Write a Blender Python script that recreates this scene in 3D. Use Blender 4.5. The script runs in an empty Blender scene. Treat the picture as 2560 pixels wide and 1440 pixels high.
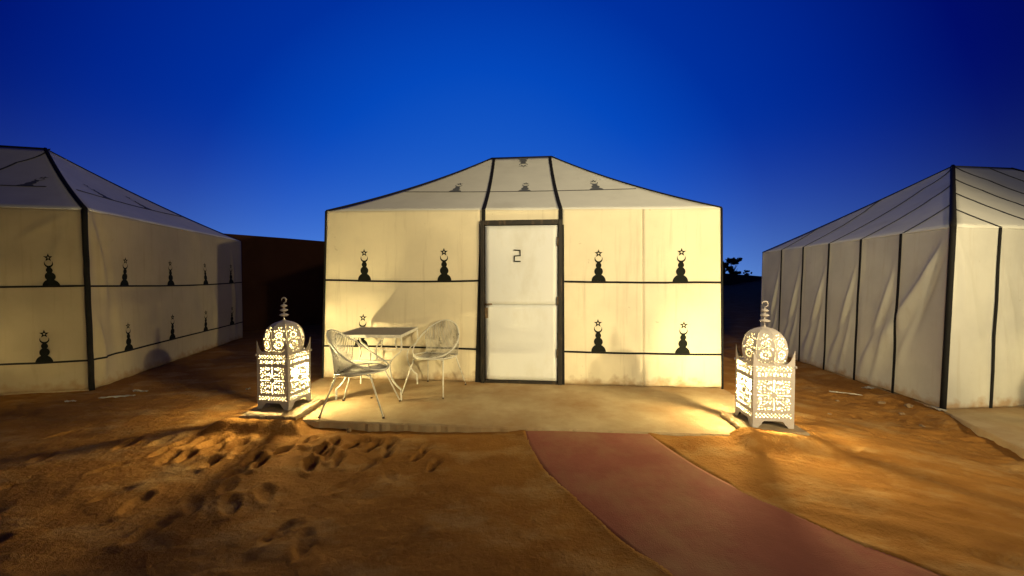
import bpy, bmesh, math, random
import numpy as np
from mathutils import Vector, Matrix

random.seed(7); rng = np.random.default_rng(7)
S = bpy.context.scene
col = S.collection
R = math.radians

# ------------------------------------------------------------------ camera
cam_d = bpy.data.cameras.new('camera'); cam = bpy.data.objects.new('camera', cam_d); col.objects.link(cam)
cam_d.sensor_width = 36; cam_d.lens = 14.06; cam_d.clip_start = .05; cam_d.clip_end = 2000
cam.location = (0, 0, 1.45); cam.rotation_euler = (R(90) - math.atan(.025), 0, 0)
S.camera = cam
# ------------------------------------------------------------------ sky (deep twilight, afterglow ahead)
W = bpy.data.worlds.new('World'); S.world = W; W.use_nodes = True
nt = W.node_tree; nt.nodes.clear()
N = nt.nodes.new; L = nt.links.new
tc = N('ShaderNodeTexCoord')
dotn = N('ShaderNodeVectorMath'); dotn.operation = 'DOT_PRODUCT'; dotn.inputs[1].default_value = (-.06, .998, 0)
L(tc.outputs['Generated'], dotn.inputs[0])
rp = N('ShaderNodeValToRGB'); rp.color_ramp.interpolation = 'EASE'
stops = [(0.0, (.002, .004, .03)), (.45, (.001, .003, .07)), (.58, (0, .004, .14)), (.70, (0, .018, .265)), (.80, (0, .030, .345)), (.89, (.001, .064, .50)), (1.0, (.012, .115, .60))]
el = rp.color_ramp.elements
el[0].position, el[0].color = stops[0][0], (*stops[0][1], 1)
el[1].position, el[1].color = 1.0, (*stops[-1][1], 1)
for p_, c_ in stops[1:-1]:
    e = el.new(p_); e.color = (*c_, 1)
rp.color_ramp.interpolation = 'LINEAR'
L(dotn.outputs['Value'], rp.inputs[0])
sep = N('ShaderNodeSeparateXYZ'); L(tc.outputs['Generated'], sep.inputs[0])
hz = N('ShaderNodeMapRange'); hz.inputs['From Min'].default_value = 0; hz.inputs['From Max'].default_value = .42
hz.inputs['To Min'].default_value = 1; hz.inputs['To Max'].default_value = 0
L(sep.outputs['Z'], hz.inputs['Value'])
pw = N('ShaderNodeMath'); pw.operation = 'POWER'; pw.inputs[1].default_value = 3.0; L(hz.outputs[0], pw.inputs[0])
hd = N('ShaderNodeMapRange'); hd.inputs['From Min'].default_value = .35; hd.inputs['From Max'].default_value = .85
L(dotn.outputs['Value'], hd.inputs['Value'])
ml = N('ShaderNodeMath'); ml.operation = 'MULTIPLY'; L(pw.outputs[0], ml.inputs[0]); L(hd.outputs[0], ml.inputs[1])
hc = N('ShaderNodeVectorMath'); hc.operation = 'SCALE'; hc.inputs[0].default_value = (.10, .195, .24); L(ml.outputs[0], hc.inputs['Scale'])
ad = N('ShaderNodeVectorMath'); ad.operation = 'ADD'; L(rp.outputs[0], ad.inputs[0]); L(hc.outputs[0], ad.inputs[1])
bg = N('ShaderNodeBackground'); bg.inputs['Strength'].default_value = 1.0; L(ad.outputs[0], bg.inputs['Color'])
wo = N('ShaderNodeOutputWorld'); L(bg.outputs[0], wo.inputs['Surface'])
# ------------------------------------------------------------------ exposure, engine
S.view_settings.view_transform = 'Standard'; S.view_settings.look = 'None'
S.view_settings.exposure = 0; S.view_settings.gamma = 1
S.render.engine = 'CYCLES'
S.cycles.use_denoising = True; S.cycles.max_bounces = 6; S.cycles.diffuse_bounces = 3
S.cycles.sample_clamp_indirect = 3; S.cycles.caustics_reflective = False; S.cycles.caustics_refractive = False
BULB = 6200.0          # lantern bulb emission
# camp lamps and added fill behind the camera: position, aim, watts, cone in degrees
CAMP_A = ((6.6, -2.0, 2.9), (2.6, 5.0, 2.9), 2300.0, 82)
CAMP_B = ((3.3, -2.3, 3.7), (1.9, 5.2, 3.3), 1500.0, 74)
FILL_C = ((-3.0, -5.0, 4.6), (5.2, 6.8, 3.6), 1500.0, 56)  # fill lamp added to brighten and neutralise the bluish roofs
LAMP_COL = (1.0, .80, .43); BULB_COL = (1.0, .79, .36)

# ------------------------------------------------------------------ materials
MATS = {}
def mat(name, c1, c2=None, scale=6, rough=.85, bump=.0, bscale=40, detail=6, c3=None, s3=1.5, t3=(.55, .75), metal=0, stretch=None, spec=.3, bdist=.01, b2=0, b2scale=8):
    m = bpy.data.materials.new(name); m.use_nodes = True
    t = m.node_tree; b = t.nodes['Principled BSDF']
    n = t.nodes.new; l = t.links.new
    b.inputs['Roughness'].default_value = rough; b.inputs['Metallic'].default_value = metal
    b.inputs['Specular IOR Level'].default_value = spec
    co = n('ShaderNodeTexCoord'); src = co.outputs['Object']
    if stretch:
        mp = n('ShaderNodeMapping'); mp.inputs['Scale'].default_value = stretch; l(src, mp.inputs[0]); src = mp.outputs[0]
    c2 = c2 or c1
    nz = n('ShaderNodeTexNoise'); nz.inputs['Scale'].default_value = scale; nz.inputs['Detail'].default_value = detail; nz.inputs['Roughness'].default_value = .6
    l(src, nz.inputs['Vector'])
    r = n('ShaderNodeValToRGB'); r.color_ramp.elements[0].position = .3; r.color_ramp.elements[1].position = .7
    r.color_ramp.elements[0].color = (*c1, 1); r.color_ramp.elements[1].color = (*c2, 1); l(nz.outputs['Fac'], r.inputs[0])
    out = r.outputs[0]
    if c3:
        n3 = n('ShaderNodeTexNoise'); n3.inputs['Scale'].default_value = s3; n3.inputs['Detail'].default_value = 8; n3.inputs['Roughness'].default_value = .65
        l(src, n3.inputs['Vector'])
        r3 = n('ShaderNodeMapRange'); r3.inputs['From Min'].default_value = t3[0]; r3.inputs['From Max'].default_value = t3[1]; l(n3.outputs['Fac'], r3.inputs['Value'])
        mx = n('ShaderNodeMix'); mx.data_type = 'RGBA'; l(r3.outputs[0], mx.inputs['Factor']); l(out, mx.inputs['A']); mx.inputs['B'].default_value = (*c3, 1)
        out = mx.outputs['Result']
    l(out, b.inputs['Base Color'])
    if bump:
        nb = n('ShaderNodeTexNoise'); nb.inputs['Scale'].default_value = bscale; nb.inputs['Detail'].default_value = 5
        l(co.outputs['Object'], nb.inputs['Vector'])
        h = nb.outputs['Fac']
        if b2:
            n2 = n('ShaderNodeTexNoise'); n2.inputs['Scale'].default_value = b2scale; n2.inputs['Detail'].default_value = 3
            l(co.outputs['Object'], n2.inputs['Vector'])
            am = n('ShaderNodeMath'); am.operation = 'MULTIPLY_ADD'; am.inputs[1].default_value = b2; l(n2.outputs['Fac'], am.inputs[0]); l(h, am.inputs[2]); h = am.outputs[0]
        bp = n('ShaderNodeBump'); bp.inputs['Strength'].default_value = bump; bp.inputs['Distance'].default_value = bdist
        l(h, bp.inputs['Height']); l(bp.outputs[0], b.inputs['Normal'])
    MATS[name] = m
    return m

def canvas(name, base, dirt, z0, stain=.5):
    """tent cloth: mottled weave, drip stains that run down, splash of sand along the hem (world z0)"""
    m = mat(name, base, tuple(c * .90 for c in base), scale=2.2, rough=.9, bump=.25, bscale=260, spec=.1, bdist=.004, b2=2.0, b2scale=7)
    t = m.node_tree; n = t.nodes.new; l = t.links.new; b = t.nodes['Principled BSDF']
    cur = b.inputs['Base Color'].links[0].from_socket
    g = n('ShaderNodeNewGeometry')
    mp = n('ShaderNodeMapping'); mp.inputs['Scale'].default_value = (9, 9, .55); l(g.outputs['Position'], mp.inputs[0])
    n1 = n('ShaderNodeTexNoise'); n1.inputs['Scale'].default_value = 1.6; n1.inputs['Detail'].default_value = 7; n1.inputs['Roughness'].default_value = .62; l(mp.outputs[0], n1.inputs['Vector'])
    r1 = n('ShaderNodeMapRange'); r1.inputs['From Min'].default_value = .55; r1.inputs['From Max'].default_value = .8; r1.inputs['To Max'].default_value = stain; l(n1.outputs['Fac'], r1.inputs['Value'])
    mx = n('ShaderNodeMix'); mx.data_type = 'RGBA'; l(r1.outputs[0], mx.inputs['Factor']); l(cur, mx.inputs['A']); mx.inputs['B'].default_value = (*dirt, 1)
    # blotches
    n2 = n('ShaderNodeTexNoise'); n2.inputs['Scale'].default_value = 1.1; n2.inputs['Detail'].default_value = 9; n2.inputs['Roughness'].default_value = .7; l(g.outputs['Position'], n2.inputs['Vector'])
    r2 = n('ShaderNodeMapRange'); r2.inputs['From Min'].default_value = .5; r2.inputs['From Max'].default_value = .78; r2.inputs['To Max'].default_value = .22; l(n2.outputs['Fac'], r2.inputs['Value'])
    m2 = n('ShaderNodeMix'); m2.data_type = 'RGBA'; l(r2.outputs[0], m2.inputs['Factor']); l(mx.outputs['Result'], m2.inputs['A']); m2.inputs['B'].default_value = (*tuple(c * .72 for c in base), 1)
    # small specks
    n4 = n('ShaderNodeTexNoise'); n4.inputs['Scale'].default_value = 14; n4.inputs['Detail'].default_value = 4; l(g.outputs['Position'], n4.inputs['Vector'])
    r4 = n('ShaderNodeMapRange'); r4.inputs['From Min'].default_value = .70; r4.inputs['From Max'].default_value = .76; r4.inputs['To Max'].default_value = .45; l(n4.outputs['Fac'], r4.inputs['Value'])
    m4 = n('ShaderNodeMix'); m4.data_type = 'RGBA'; l(r4.outputs[0], m4.inputs['Factor']); l(m2.outputs['Result'], m4.inputs['A']); m4.inputs['B'].default_value = (*dirt, 1)
    # sand splash at hem
    sp = n('ShaderNodeSeparateXYZ'); l(g.outputs['Position'], sp.inputs[0])
    n3 = n('ShaderNodeTexNoise'); n3.inputs['Scale'].default_value = 9; n3.inputs['Detail'].default_value = 6; l(g.outputs['Position'], n3.inputs['Vector'])
    a = n('ShaderNodeMath'); a.operation = 'MULTIPLY_ADD'; a.inputs[1].default_value = -.34; l(n3.outputs['Fac'], a.inputs[0]); l(sp.outputs['Z'], a.inputs[2])
    r3 = n('ShaderNodeMapRange'); r3.inputs['From Min'].default_value = z0 - .17; r3.inputs['From Max'].default_value = z0 - .05; r3.inputs['To Min'].default_value = .75; r3.inputs['To Max'].default_value = 0; l(a.outputs[0], r3.inputs['Value'])
    m3 = n('ShaderNodeMix'); m3.data_type = 'RGBA'; l(r3.outputs[0], m3.inputs['Factor']); l(m4.outputs['Result'], m3.inputs['A']); m3.inputs['B'].default_value = (.36, .22, .10, 1)
    l(m3.outputs['Result'], b.inputs['Base Color'])
    return m

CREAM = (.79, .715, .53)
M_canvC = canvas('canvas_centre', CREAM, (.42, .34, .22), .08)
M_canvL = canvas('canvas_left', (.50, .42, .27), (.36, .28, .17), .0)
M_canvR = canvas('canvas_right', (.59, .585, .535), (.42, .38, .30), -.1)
M_roof = mat('roof_canvas', (.76, .76, .70), (.69, .69, .64), scale=3, rough=.9, bump=.2, bscale=200, spec=.1, bdist=.004, c3=(.60, .59, .53), s3=1.2, t3=(.55, .8))
M_black = mat('black_webbing', (.010, .010, .011), (.016, .015, .014), scale=20, rough=.8, spec=.15, bump=.2, bscale=300)
M_print = mat('black_print', (.008, .010, .008), (.013, .015, .011), scale=30, rough=.85, spec=.1)
M_roofprint = mat('faded_print', (.10, .11, .13), (.15, .16, .18), scale=30, rough=.85, spec=.1)
M_roofline = mat('faded_seam', (.10, .10, .11), (.06, .06, .07), scale=20, rough=.85, spec=.1)
M_frame = mat('rusty_black_iron', (.014, .012, .010), (.022, .017, .012), scale=12, rough=.6, c3=(.11, .07, .04), s3=9, t3=(.55, .7), spec=.4, bump=.4, bscale=60, stretch=(1, 1, .35))
M_door = mat('door_paint', (.72, .74, .74), (.67, .69, .69), scale=1.6, rough=.55, c3=(.50, .48, .40), s3=1.3, t3=(.52, .85), bump=.12, bscale=5, bdist=.03, stretch=(1, 1, .5))
M_lock = mat('rusted_lock', (.06, .045, .03), (.22, .15, .09), scale=40, rough=.6, metal=.4)
M_white = mat('lantern_paint', (.54, .49, .45), (.46, .41, .38), scale=18, rough=.5, c3=(.42, .33, .26), s3=12, t3=(.66, .8), spec=.4)
M_chair = mat('worn_white_paint', (.76, .75, .68), (.62, .60, .53), scale=25, rough=.5, c3=(.13, .08, .05), s3=14, t3=(.60, .68), spec=.4)
M_cord = mat('worn_cord', (.62, .60, .54), (.48, .46, .40), scale=14, rough=.7, c3=(.06, .05, .04), s3=9, t3=(.56, .66), spec=.3)
M_ttop = mat('grey_table_top', (.33, .31, .29), (.40, .37, .35), scale=30, rough=.7, bump=.15, bscale=80, c3=(.28, .25, .22), s3=3, t3=(.6, .8))
M_conc = mat('slab_concrete', (.52, .40, .235), (.42, .31, .17), scale=3.5, rough=.92, bump=.5, bscale=90, c3=(.34, .20, .085), s3=1.3, t3=(.44, .70), spec=.15, b2=1.5, b2scale=9, bdist=.006)
M_plinth = mat('plinth_concrete', (.40, .31, .20), (.30, .22, .13), scale=9, rough=.95, bump=.8, bscale=40, spec=.1, c3=(.45, .28, .12), s3=4, t3=(.5, .7))
M_path = mat('red_path', (.32, .112, .074), (.26, .090, .058), scale=3.5, rough=.9, bump=.5, bscale=120, c3=(.34, .185, .095), s3=1.6, t3=(.44, .74), spec=.12, b2=1.2, b2scale=12, bdist=.006)
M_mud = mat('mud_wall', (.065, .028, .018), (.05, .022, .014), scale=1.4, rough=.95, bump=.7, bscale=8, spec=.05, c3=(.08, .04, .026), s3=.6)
M_stone = mat('stones', (.30, .21, .12), (.20, .13, .07), scale=25, rough=.9, bump=.5, bscale=60, spec=.15)
M_scrap = mat('scrap_plastic', (.50, .46, .38), (.34, .30, .23), scale=12, rough=.6)
M_bark = mat('bark', (.07, .045, .03), (.05, .035, .02), scale=8, rough=.95)
M_leaf = mat('leaves', (.035, .055, .02), (.05, .075, .03), scale=3, rough=.8)
M_dim_inner = mat('dimmed_inner_metal', (.050, .044, .034), (.032, .028, .022), scale=20, rough=.8, spec=.1)  # glow held down in the colour: inner faces darkened so holes don't burn out
M_inner = mat('dome_inside', (.34, .30, .22), (.26, .23, .17), scale=20, rough=.8, spec=.1)  # lighter than the side panels' inside, so more glow shows through the dome
M_soc = mat('lamp_socket', (.05, .05, .05), (.06, .06, .06), scale=10, rough=.5)

def sand_material():
    m = mat('sand', (.38, .182, .045), (.275, .122, .028), scale=2.3, rough=.97, bump=.9, bscale=230, spec=.05, bdist=.006,
            c3=(.43, .255, .095), s3=1.7, t3=(.50, .68), stretch=(1, 1.7, 1), b2=1.8, b2scale=38)
    return m
M_sand = sand_material()

def emis(name, colr, s):
    m = bpy.data.materials.new(name); m.use_nodes = True; t = m.node_tree; t.nodes.clear()
    e = t.nodes.new('ShaderNodeEmission'); e.inputs[0].default_value = (*colr, 1); e.inputs[1].default_value = s
    o = t.nodes.new('ShaderNodeOutputMaterial'); t.links.new(e.outputs[0], o.inputs[0]); return m
M_bulb = emis('lit_bulb', BULB_COL, BULB); M_bulb_dim = emis('dim_bulb', BULB_COL, BULB * .30)

# ------------------------------------------------------------------ object helpers
def mesh(name, verts, faces, m, parent=None, smooth=False, solid=0):
    me = bpy.data.meshes.new(name); me.from_pydata([tuple(v) for v in verts], [], faces); me.update()
    return meobj(name, me, m, parent, smooth, solid)
def meobj(name, me, m, parent=None, smooth=False, solid=0):
    o = bpy.data.objects.new(name, me); col.objects.link(o)
    if m and not me.materials: me.materials.append(m)
    if smooth: me.polygons.foreach_set('use_smooth', [True] * len(me.polygons))
    if parent: o.parent = parent
    if solid:
        md = o.modifiers.new('thickness', 'SOLIDIFY'); md.thickness = abs(solid); md.offset = -1 if solid > 0 else 1
    return o
def empty(name, label, cat, loc=(0, 0, 0), rz=0, group=None):
    o = bpy.data.objects.new(name, None); col.objects.link(o); o.empty_display_size = .1
    o.location = loc; o.rotation_euler = (0, 0, rz); o['label'] = label; o['category'] = cat
    if group: o['group'] = group
    return o
def tag(o, label, cat, group=None):
    o['label'] = label; o['category'] = cat
    if group: o['group'] = group
    return o
class MB:
    def __init__(s): s.v = []; s.f = []
    def add(s, v, f):
        k = len(s.v); s.v += [tuple(p) for p in v]; s.f += [tuple(i + k for i in q) for q in f]
    def box(s, c, d, rz=0):
        cx, cy, cz = c; a, b, e = d[0] / 2, d[1] / 2, d[2] / 2; ca, sa = math.cos(rz), math.sin(rz)
        v = [(cx + x * ca - y * sa, cy + x * sa + y * ca, cz + z) for z in (-e, e) for x, y in ((-a, -b), (a, -b), (a, b), (-a, b))]
        s.add(v, [(3, 2, 1, 0), (4, 5, 6, 7), (0, 1, 5, 4), (1, 2, 6, 5), (2, 3, 7, 6), (3, 0, 4, 7)])
    def tube(s, pts, r, n=8, closed=False, flat=None):
        """round tube, or flat bar when flat=(half width, half thickness, width direction)"""
        P = [Vector(p) for p in pts]; m = len(P); rings = []
        up = Vector((0, 0, 1))
        for i, p in enumerate(P):
            a = P[(i - 1) % m] if (closed or i > 0) else P[i]; b = P[(i + 1) % m] if (closed or i < m - 1) else P[i]
            t = (b - a).normalized()
            if flat:
                w = Vector(flat[2]); w = (w - t * w.dot(t)).normalized(); q = t.cross(w)
                rings.append([p + w * (flat[0] * x) + q * (flat[1] * y) for x, y in ((-1, -1), (1, -1), (1, 1), (-1, 1))])
            else:
                w = t.cross(up)
                if w.length < .05: w = t.cross(Vector((1, 0, 0)))
                w.normalize(); q = w.cross(t)
                if i and w.dot(pw_) < 0 and False: w = -w
                rr = r[i] if isinstance(r, (list, tuple)) else r
                rings.append([p + w * (rr * math.cos(2 * math.pi * k / n)) + q * (rr * math.sin(2 * math.pi * k / n)) for k in range(n)])
                pw_ = w
        n = len(rings[0]); v = [x for g in rings for x in g]; f = []
        for i in range(m if closed else m - 1):
            j = (i + 1) % m
            for k in range(n):
                f.append((i * n + k, i * n + (k + 1) % n, j * n + (k + 1) % n, j * n + k))
        if not closed: f += [tuple(range(n))[::-1], tuple((m - 1) * n + k for k in range(n))]
        s.add(v, f)
    def lathe(s, prof, n=16, c=(0, 0, 0)):
        v = []; f = []
        for r, z in prof:
            for k in range(n):
                a = 2 * math.pi * k / n; v.append((c[0] + r * math.cos(a), c[1] + r * math.sin(a), c[2] + z))
        for i in range(len(prof) - 1):
            for k in range(n): f.append((i * n + k, i * n + (k + 1) % n, (i + 1) * n + (k + 1) % n, (i + 1) * n + k))
        s.add(v, f)
    def obj(s, name, m, parent=None, smooth=False, solid=0):
        return mesh(name, s.v, s.f, m, parent, smooth, solid)

def smooth_pts(P, n=6, closed=False):
    """Catmull-Rom through the points"""
    P = [np.array(p, float) for p in P]; out = []; m = len(P)
    rngi = range(m if closed else m - 1)
    for i in rngi:
        p0 = P[(i - 1) % m] if (closed or i > 0) else P[0]; p1 = P[i]; p2 = P[(i + 1) % m]; p3 = P[(i + 2) % m] if (closed or i + 2 < m) else P[-1]
        for k in range(n):
            t = k / n
            out.append(.5 * (2 * p1 + (p2 - p0) * t + (2 * p0 - 5 * p1 + 4 * p2 - p3) * t * t + (3 * p1 - p0 - 3 * p2 + p3) * t ** 3))
    if not closed: out.append(P[-1])
    return out

def sst(a, b, x):
    t = np.clip((x - a) / (b - a), 0, 1); return t * t * (3 - 2 * t)

# ------------------------------------------------------------------ ground
_perm = rng.random((256, 256))
def vnoise(x, y):
    xi = np.floor(x).astype(int); yi = np.floor(y).astype(int); fx = x - xi; fy = y - yi
    fx = fx * fx * (3 - 2 * fx); fy = fy * fy * (3 - 2 * fy)
    g = lambda a, b: _perm[a & 255, b & 255]
    return (g(xi, yi) * (1 - fx) + g(xi + 1, yi) * fx) * (1 - fy) + (g(xi, yi + 1) * (1 - fx) + g(xi + 1, yi + 1) * fx) * fy - .5
def fbm(x, y, o=4, g=.5):
    s = 0; a = 1
    for i in range(o):
        s = s + a * vnoise(x * 2 ** i + 17.3 * i, y * 2 ** i + 9.1 * i); a *= g
    return s

PL = np.array([(0.10, 3.95), (0.13, 3.64), (0.155, 3.37), (0.29, 2.88), (0.49, 2.45), (0.67, 2.08), (0.82, 1.86), (1.12, 1.4), (1.7, .6), (2.5, -.6), (3.6, -2.4)])
PR = np.array([(1.22, 3.95), (1.20, 3.60), (1.32, 3.18), (1.55, 2.64), (1.85, 2.22), (2.10, 1.88), (2.52, 1.4), (3.2, .6), (4.1, -.6), (5.3, -2.4)])
def pl(y): return np.interp(y, PL[::-1, 1], PL[::-1, 0]) - .035
def pr(y): return np.interp(y, PR[::-1, 1], PR[::-1, 0])
def slab_front(x): return 3.62 - .095 * (x - .15)          # y of the slab's front edge
def base(x, y):
    z = -.17 * sst(2.7, 4.4, x)
    z = z + .065 * sst(-.55, -.08, x - (5.06 + .105 * (y - 4.66))) * sst(4.2, 4.9, y)
    near = np.exp(-np.clip(slab_front(x) - y, 0, 9) ** 2 / .35)
    z = z + .062 * sst(-1.0, .5, x) * (1 - sst(1.9, 2.8, x)) * near * (y < 6)
    return z
FEET = [(-2.61, 3.44, 80, 1.3), (-2.38, 3.42, 85, 1.2), (-2.43, 3.30, 70, .8), (-2.62, 3.20, 100, 1.1), (-2.06, 3.14, 95, 1), (-1.81, 3.50, 80, .9), (-1.54, 3.46, 120, 1.1), (-1.37, 3.42, 70, .9),
        (-1.29, 3.55, 110, .8), (-1.18, 3.46, 100, .8), (-1.05, 3.43, 80, .9), (-1.03, 3.27, 95, 1), (-1.7, 3.27, 120, .9), (-1.56, 3.05, 115, 1.1), (-1.37, 3.13, 105, .8), (-2.05, 2.95, 80, .9),
        (-1.97, 2.74, 110, .9), (-1.80, 2.52, 125, 1.5), (-1.66, 2.66, 125, 1.3), (-1.33, 2.25, 75, 1.1), (-1.14, 2.15, 110, 1.1), (-3.07, 3.02, 60, .8), (-3.36, 3.46, 90, 1), (-3.1, 3.5, 80, .9),
        (-2.42, 2.54, 100, 1.2), (-2.08, 2.27, 80, 1.2), (-2.67, 2.66, 60, 1), (-2.04, 2.52, 130, .9), (-1.91, 3.28, 60, .8), (-1.57, 3.30, 95, .9), (-2.2, 3.32, 100, .9), (-2.9, 3.3, 85, 1),
        (-.72, 3.36, 80, .5), (-.55, 2.2, 60, .6), (-.2, 1.75, 100, .7), (-.75, 1.7, 80, .6), (-3.5, 2.8, 70, 1), (-3.8, 3.2, 110, .8), (-3.2, 2.4, 95, 1), (-4.2, 3.7, 60, .8), (-2.85, 2.1, 80, 1),
        (2.9, 3.35, 40, .5), (3.6, 3.9, 80, .5), (4.2, 4.0, 110, .6), (3.9, 4.5, 60, .6), (-1.4, 1.8, 90, .7), (-.9, 2.9, 120, .6), (-.6, 3.05, 80, .5), (-1.2, 2.75, 60, .6)]
_r = random.Random(44)
for _ in range(26):
    _x = _r.uniform(-2.9, -.75); FEET.append((_x, 3.32 + .10 * (_x + .8) * -.2 + _r.uniform(-.28, .20), _r.uniform(60, 125), _r.uniform(.45, .75)))
def ground_z(x, y, detail=True):
    z = base(x, y)
    if detail:
        n = .026 * fbm(x * .9, y * .9, 3) + .009 * fbm(x * 3.1 + 4, y * 3.6, 4, .55)
        n = n + .004 * fbm(x * 21, y * 21, 2)
        # trampled, lumpy left foreground
        tr = (1 - sst(-1.0, .3, x)) * sst(.5, 1.6, y)
        n = n + tr * .010 * fbm(x * 6.5 + 9, y * 8 + 2, 3)
        # wind and rake ridges fanning over the right hand side
        a = -.42; u = x * math.cos(a) + y * math.sin(a); v = -x * math.sin(a) + y * math.cos(a)
        v = v + .12 * vnoise(u * .8, v * .8)
        ri = sst(1.2, 2.4, x) * (1 - .75 * sst(3.9, 4.8, y))
        n = n + ri * (.028 * fbm(u * .9, v * 7, 3, .6))
        # rougher, stony strip beside the right hand tent
        n = n + sst(3.4, 4.4, x) * (1 - sst(4.7, 5.6, x)) * .03 * fbm(x * 6, y * 5, 4, .6)
        for (fx, fy, deg, s) in FEET:
            m = (np.abs(x - fx) < .4) & (np.abs(y - fy) < .4)
            if not m.any(): continue
            dx = x[m] - fx; dy = y[m] - fy; c, q = math.cos(R(deg)), math.sin(R(deg))
            p = (dx * c + dy * q) / (.112 * (.8 + .2 * s)); w = (-dx * q + dy * c) / (.046 * (.8 + .25 * s))
            w = w * (1 - .18 * np.clip(p, -1, 1))
            d = np.sqrt(p * p + w * w)
            n[m] += s * ((.50 if fy < 3.0 else 1.0) * (.6 if fx < -2.9 else 1)) * (-.028 * (1 - sst(.55, 1.15, d)) * (1 - .3 * p) + .011 * np.exp(-((d - 1.35) / .28) ** 2))
        # keep the sand level along path and slab
        g = np.minimum(sst(0, .35, pl(y) - x) + sst(0, .30, x - pr(y)), 1)
        dl = x - pl(y) - .03 - .05 * vnoise(x * 4, y * 5) - .010 * vnoise(x * 17, y * 17); dr_ = pr(y) - x - .03 - .07 * vnoise(x * 4 + 5, y * 5) - .010 * vnoise(x * 17, y * 17)
        ins = (dl > 0) & (dr_ > 0) & (y < 3.8) & (y > -2.3)
        drift = (.013 * np.exp(-(dl / .07) ** 2) + .015 * np.exp(-(dr_ / .09) ** 2)) * (y < 3.75) * (y > -2.3)
        g = np.where((y < 3.8) & (y > -2.3), .15 + .85 * g, 1)
        z = z + n * g + np.where(ins, drift * 0, drift) - .02 * sst(-.035, .045, np.minimum(dl, dr_)) * (y < 3.8) * (y > -2.3)
        # drifted sand banks under the lantern blocks
        def bank(cx, cy, a, b, h):
            d = np.maximum(np.abs(x - cx) / a, np.abs(y - cy) / b); return h * (1 - sst(.72, 1.25, d))
        z = z + bank(-2.40, 4.0, .42, .34, .10) * (1 + .12 * fbm(x * 9, y * 9, 3)) + bank(2.33, 3.64, .38, .36, .085) * (1 + .12 * fbm(x * 9, y * 9, 3))
        z = z + .03 * np.exp(-((x + 2.9) / .35) ** 2 - ((y - 3.75) / .2) ** 2)
        # under the slab
        sl = (x > -2.55) & (x < 2.5) & (y > slab_front(x) + .05) & (y < 9)
        z = np.where(sl, np.minimum(z, .03), z)
    return z
fx = np.arange(-6.0, 6.0001, .0175); fy = np.arange(.5, 5.6, .0175)
cx = np.concatenate([-np.geomspace(600, 6.3, 34), fx, np.geomspace(6.3, 600, 34)])
cy = np.concatenate([-np.geomspace(300, 1.2, 26), np.arange(-1.0, .5, .08), fy, np.arange(5.62, 12, .08), np.geomspace(12.2, 900, 36)])
X, Y = np.meshgrid(cx, cy)
Zg = ground_z(X.ravel(), Y.ravel()).reshape(X.shape)
far = sst(14, 60, np.hypot(X, Y)); Zg = Zg * (1 - far) + far * (.9 * fbm(X / 30, Y / 30, 3) - .2)
nx, ny = len(cx), len(cy)
V = np.stack([X.ravel(), Y.ravel(), Zg.ravel()], 1)
idx = np.arange(nx * ny).reshape(ny, nx)
F = np.stack([idx[:-1, :-1].ravel(), idx[:-1, 1:].ravel(), idx[1:, 1:].ravel(), idx[1:, :-1].ravel()], 1)
me = bpy.data.meshes.new('ground'); me.vertices.add(len(V)); me.vertices.foreach_set('co', V.ravel().astype(np.float32))
me.loops.add(F.size); me.loops.foreach_set('vertex_index', F.ravel().astype(np.int32)); me.polygons.add(len(F))
me.polygons.foreach_set('loop_start', np.arange(0, F.size, 4, dtype=np.int32)); me.polygons.foreach_set('loop_total', np.full(len(F), 4, np.int32))
me.update(calc_edges=True); me.validate()
g = meobj('ground', me, M_sand, None, True); g['kind'] = 'structure'

# path: slightly raised ribbon that follows the sand's base level
def grid_obj(name, P, m, smooth=True, solid=0, parent=None):
    a, b = P.shape[:2]; v = P.reshape(-1, 3); f = [(i * b + j, i * b + j + 1, (i + 1) * b + j + 1, (i + 1) * b + j) for i in range(a - 1) for j in range(b - 1)]
    return mesh(name, v, f, m, parent, smooth, solid)
ys = np.arange(-2.3, 3.60, .03); P = np.zeros((len(ys), 37, 3))
pls = np.convolve(np.pad(pl(ys), 8, 'edge'), np.ones(17) / 17, 'valid'); prs = np.convolve(np.pad(pr(ys), 8, 'edge'), np.ones(17) / 17, 'valid')
for j in range(37):
    t = (j - 1) / 34; t = min(max(t, 0), 1)
    P[:, j, 0] = pls * (1 - t) + prs * t + (.012 * vnoise(ys * 5, ys * 0 + 3 + 7 * t) if j in (1, 35) else 0)
    P[:, j, 1] = ys + (slab_front(P[:, j, 0]) - 3.6) * sst(2.6, 3.6, ys)
    zz = base(P[:, j, 0], P[:, j, 1]) + .009 + .005 * vnoise(P[:, j, 0] * 3, P[:, j, 1] * 3)
    P[:, j, 2] = zz - (.08 if j in (0, 36) else 0)
P[:, 0, 0] -= .004; P[:, 36, 0] += .004
pa = grid_obj('path', P, M_path); pa['kind'] = 'structure'

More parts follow.
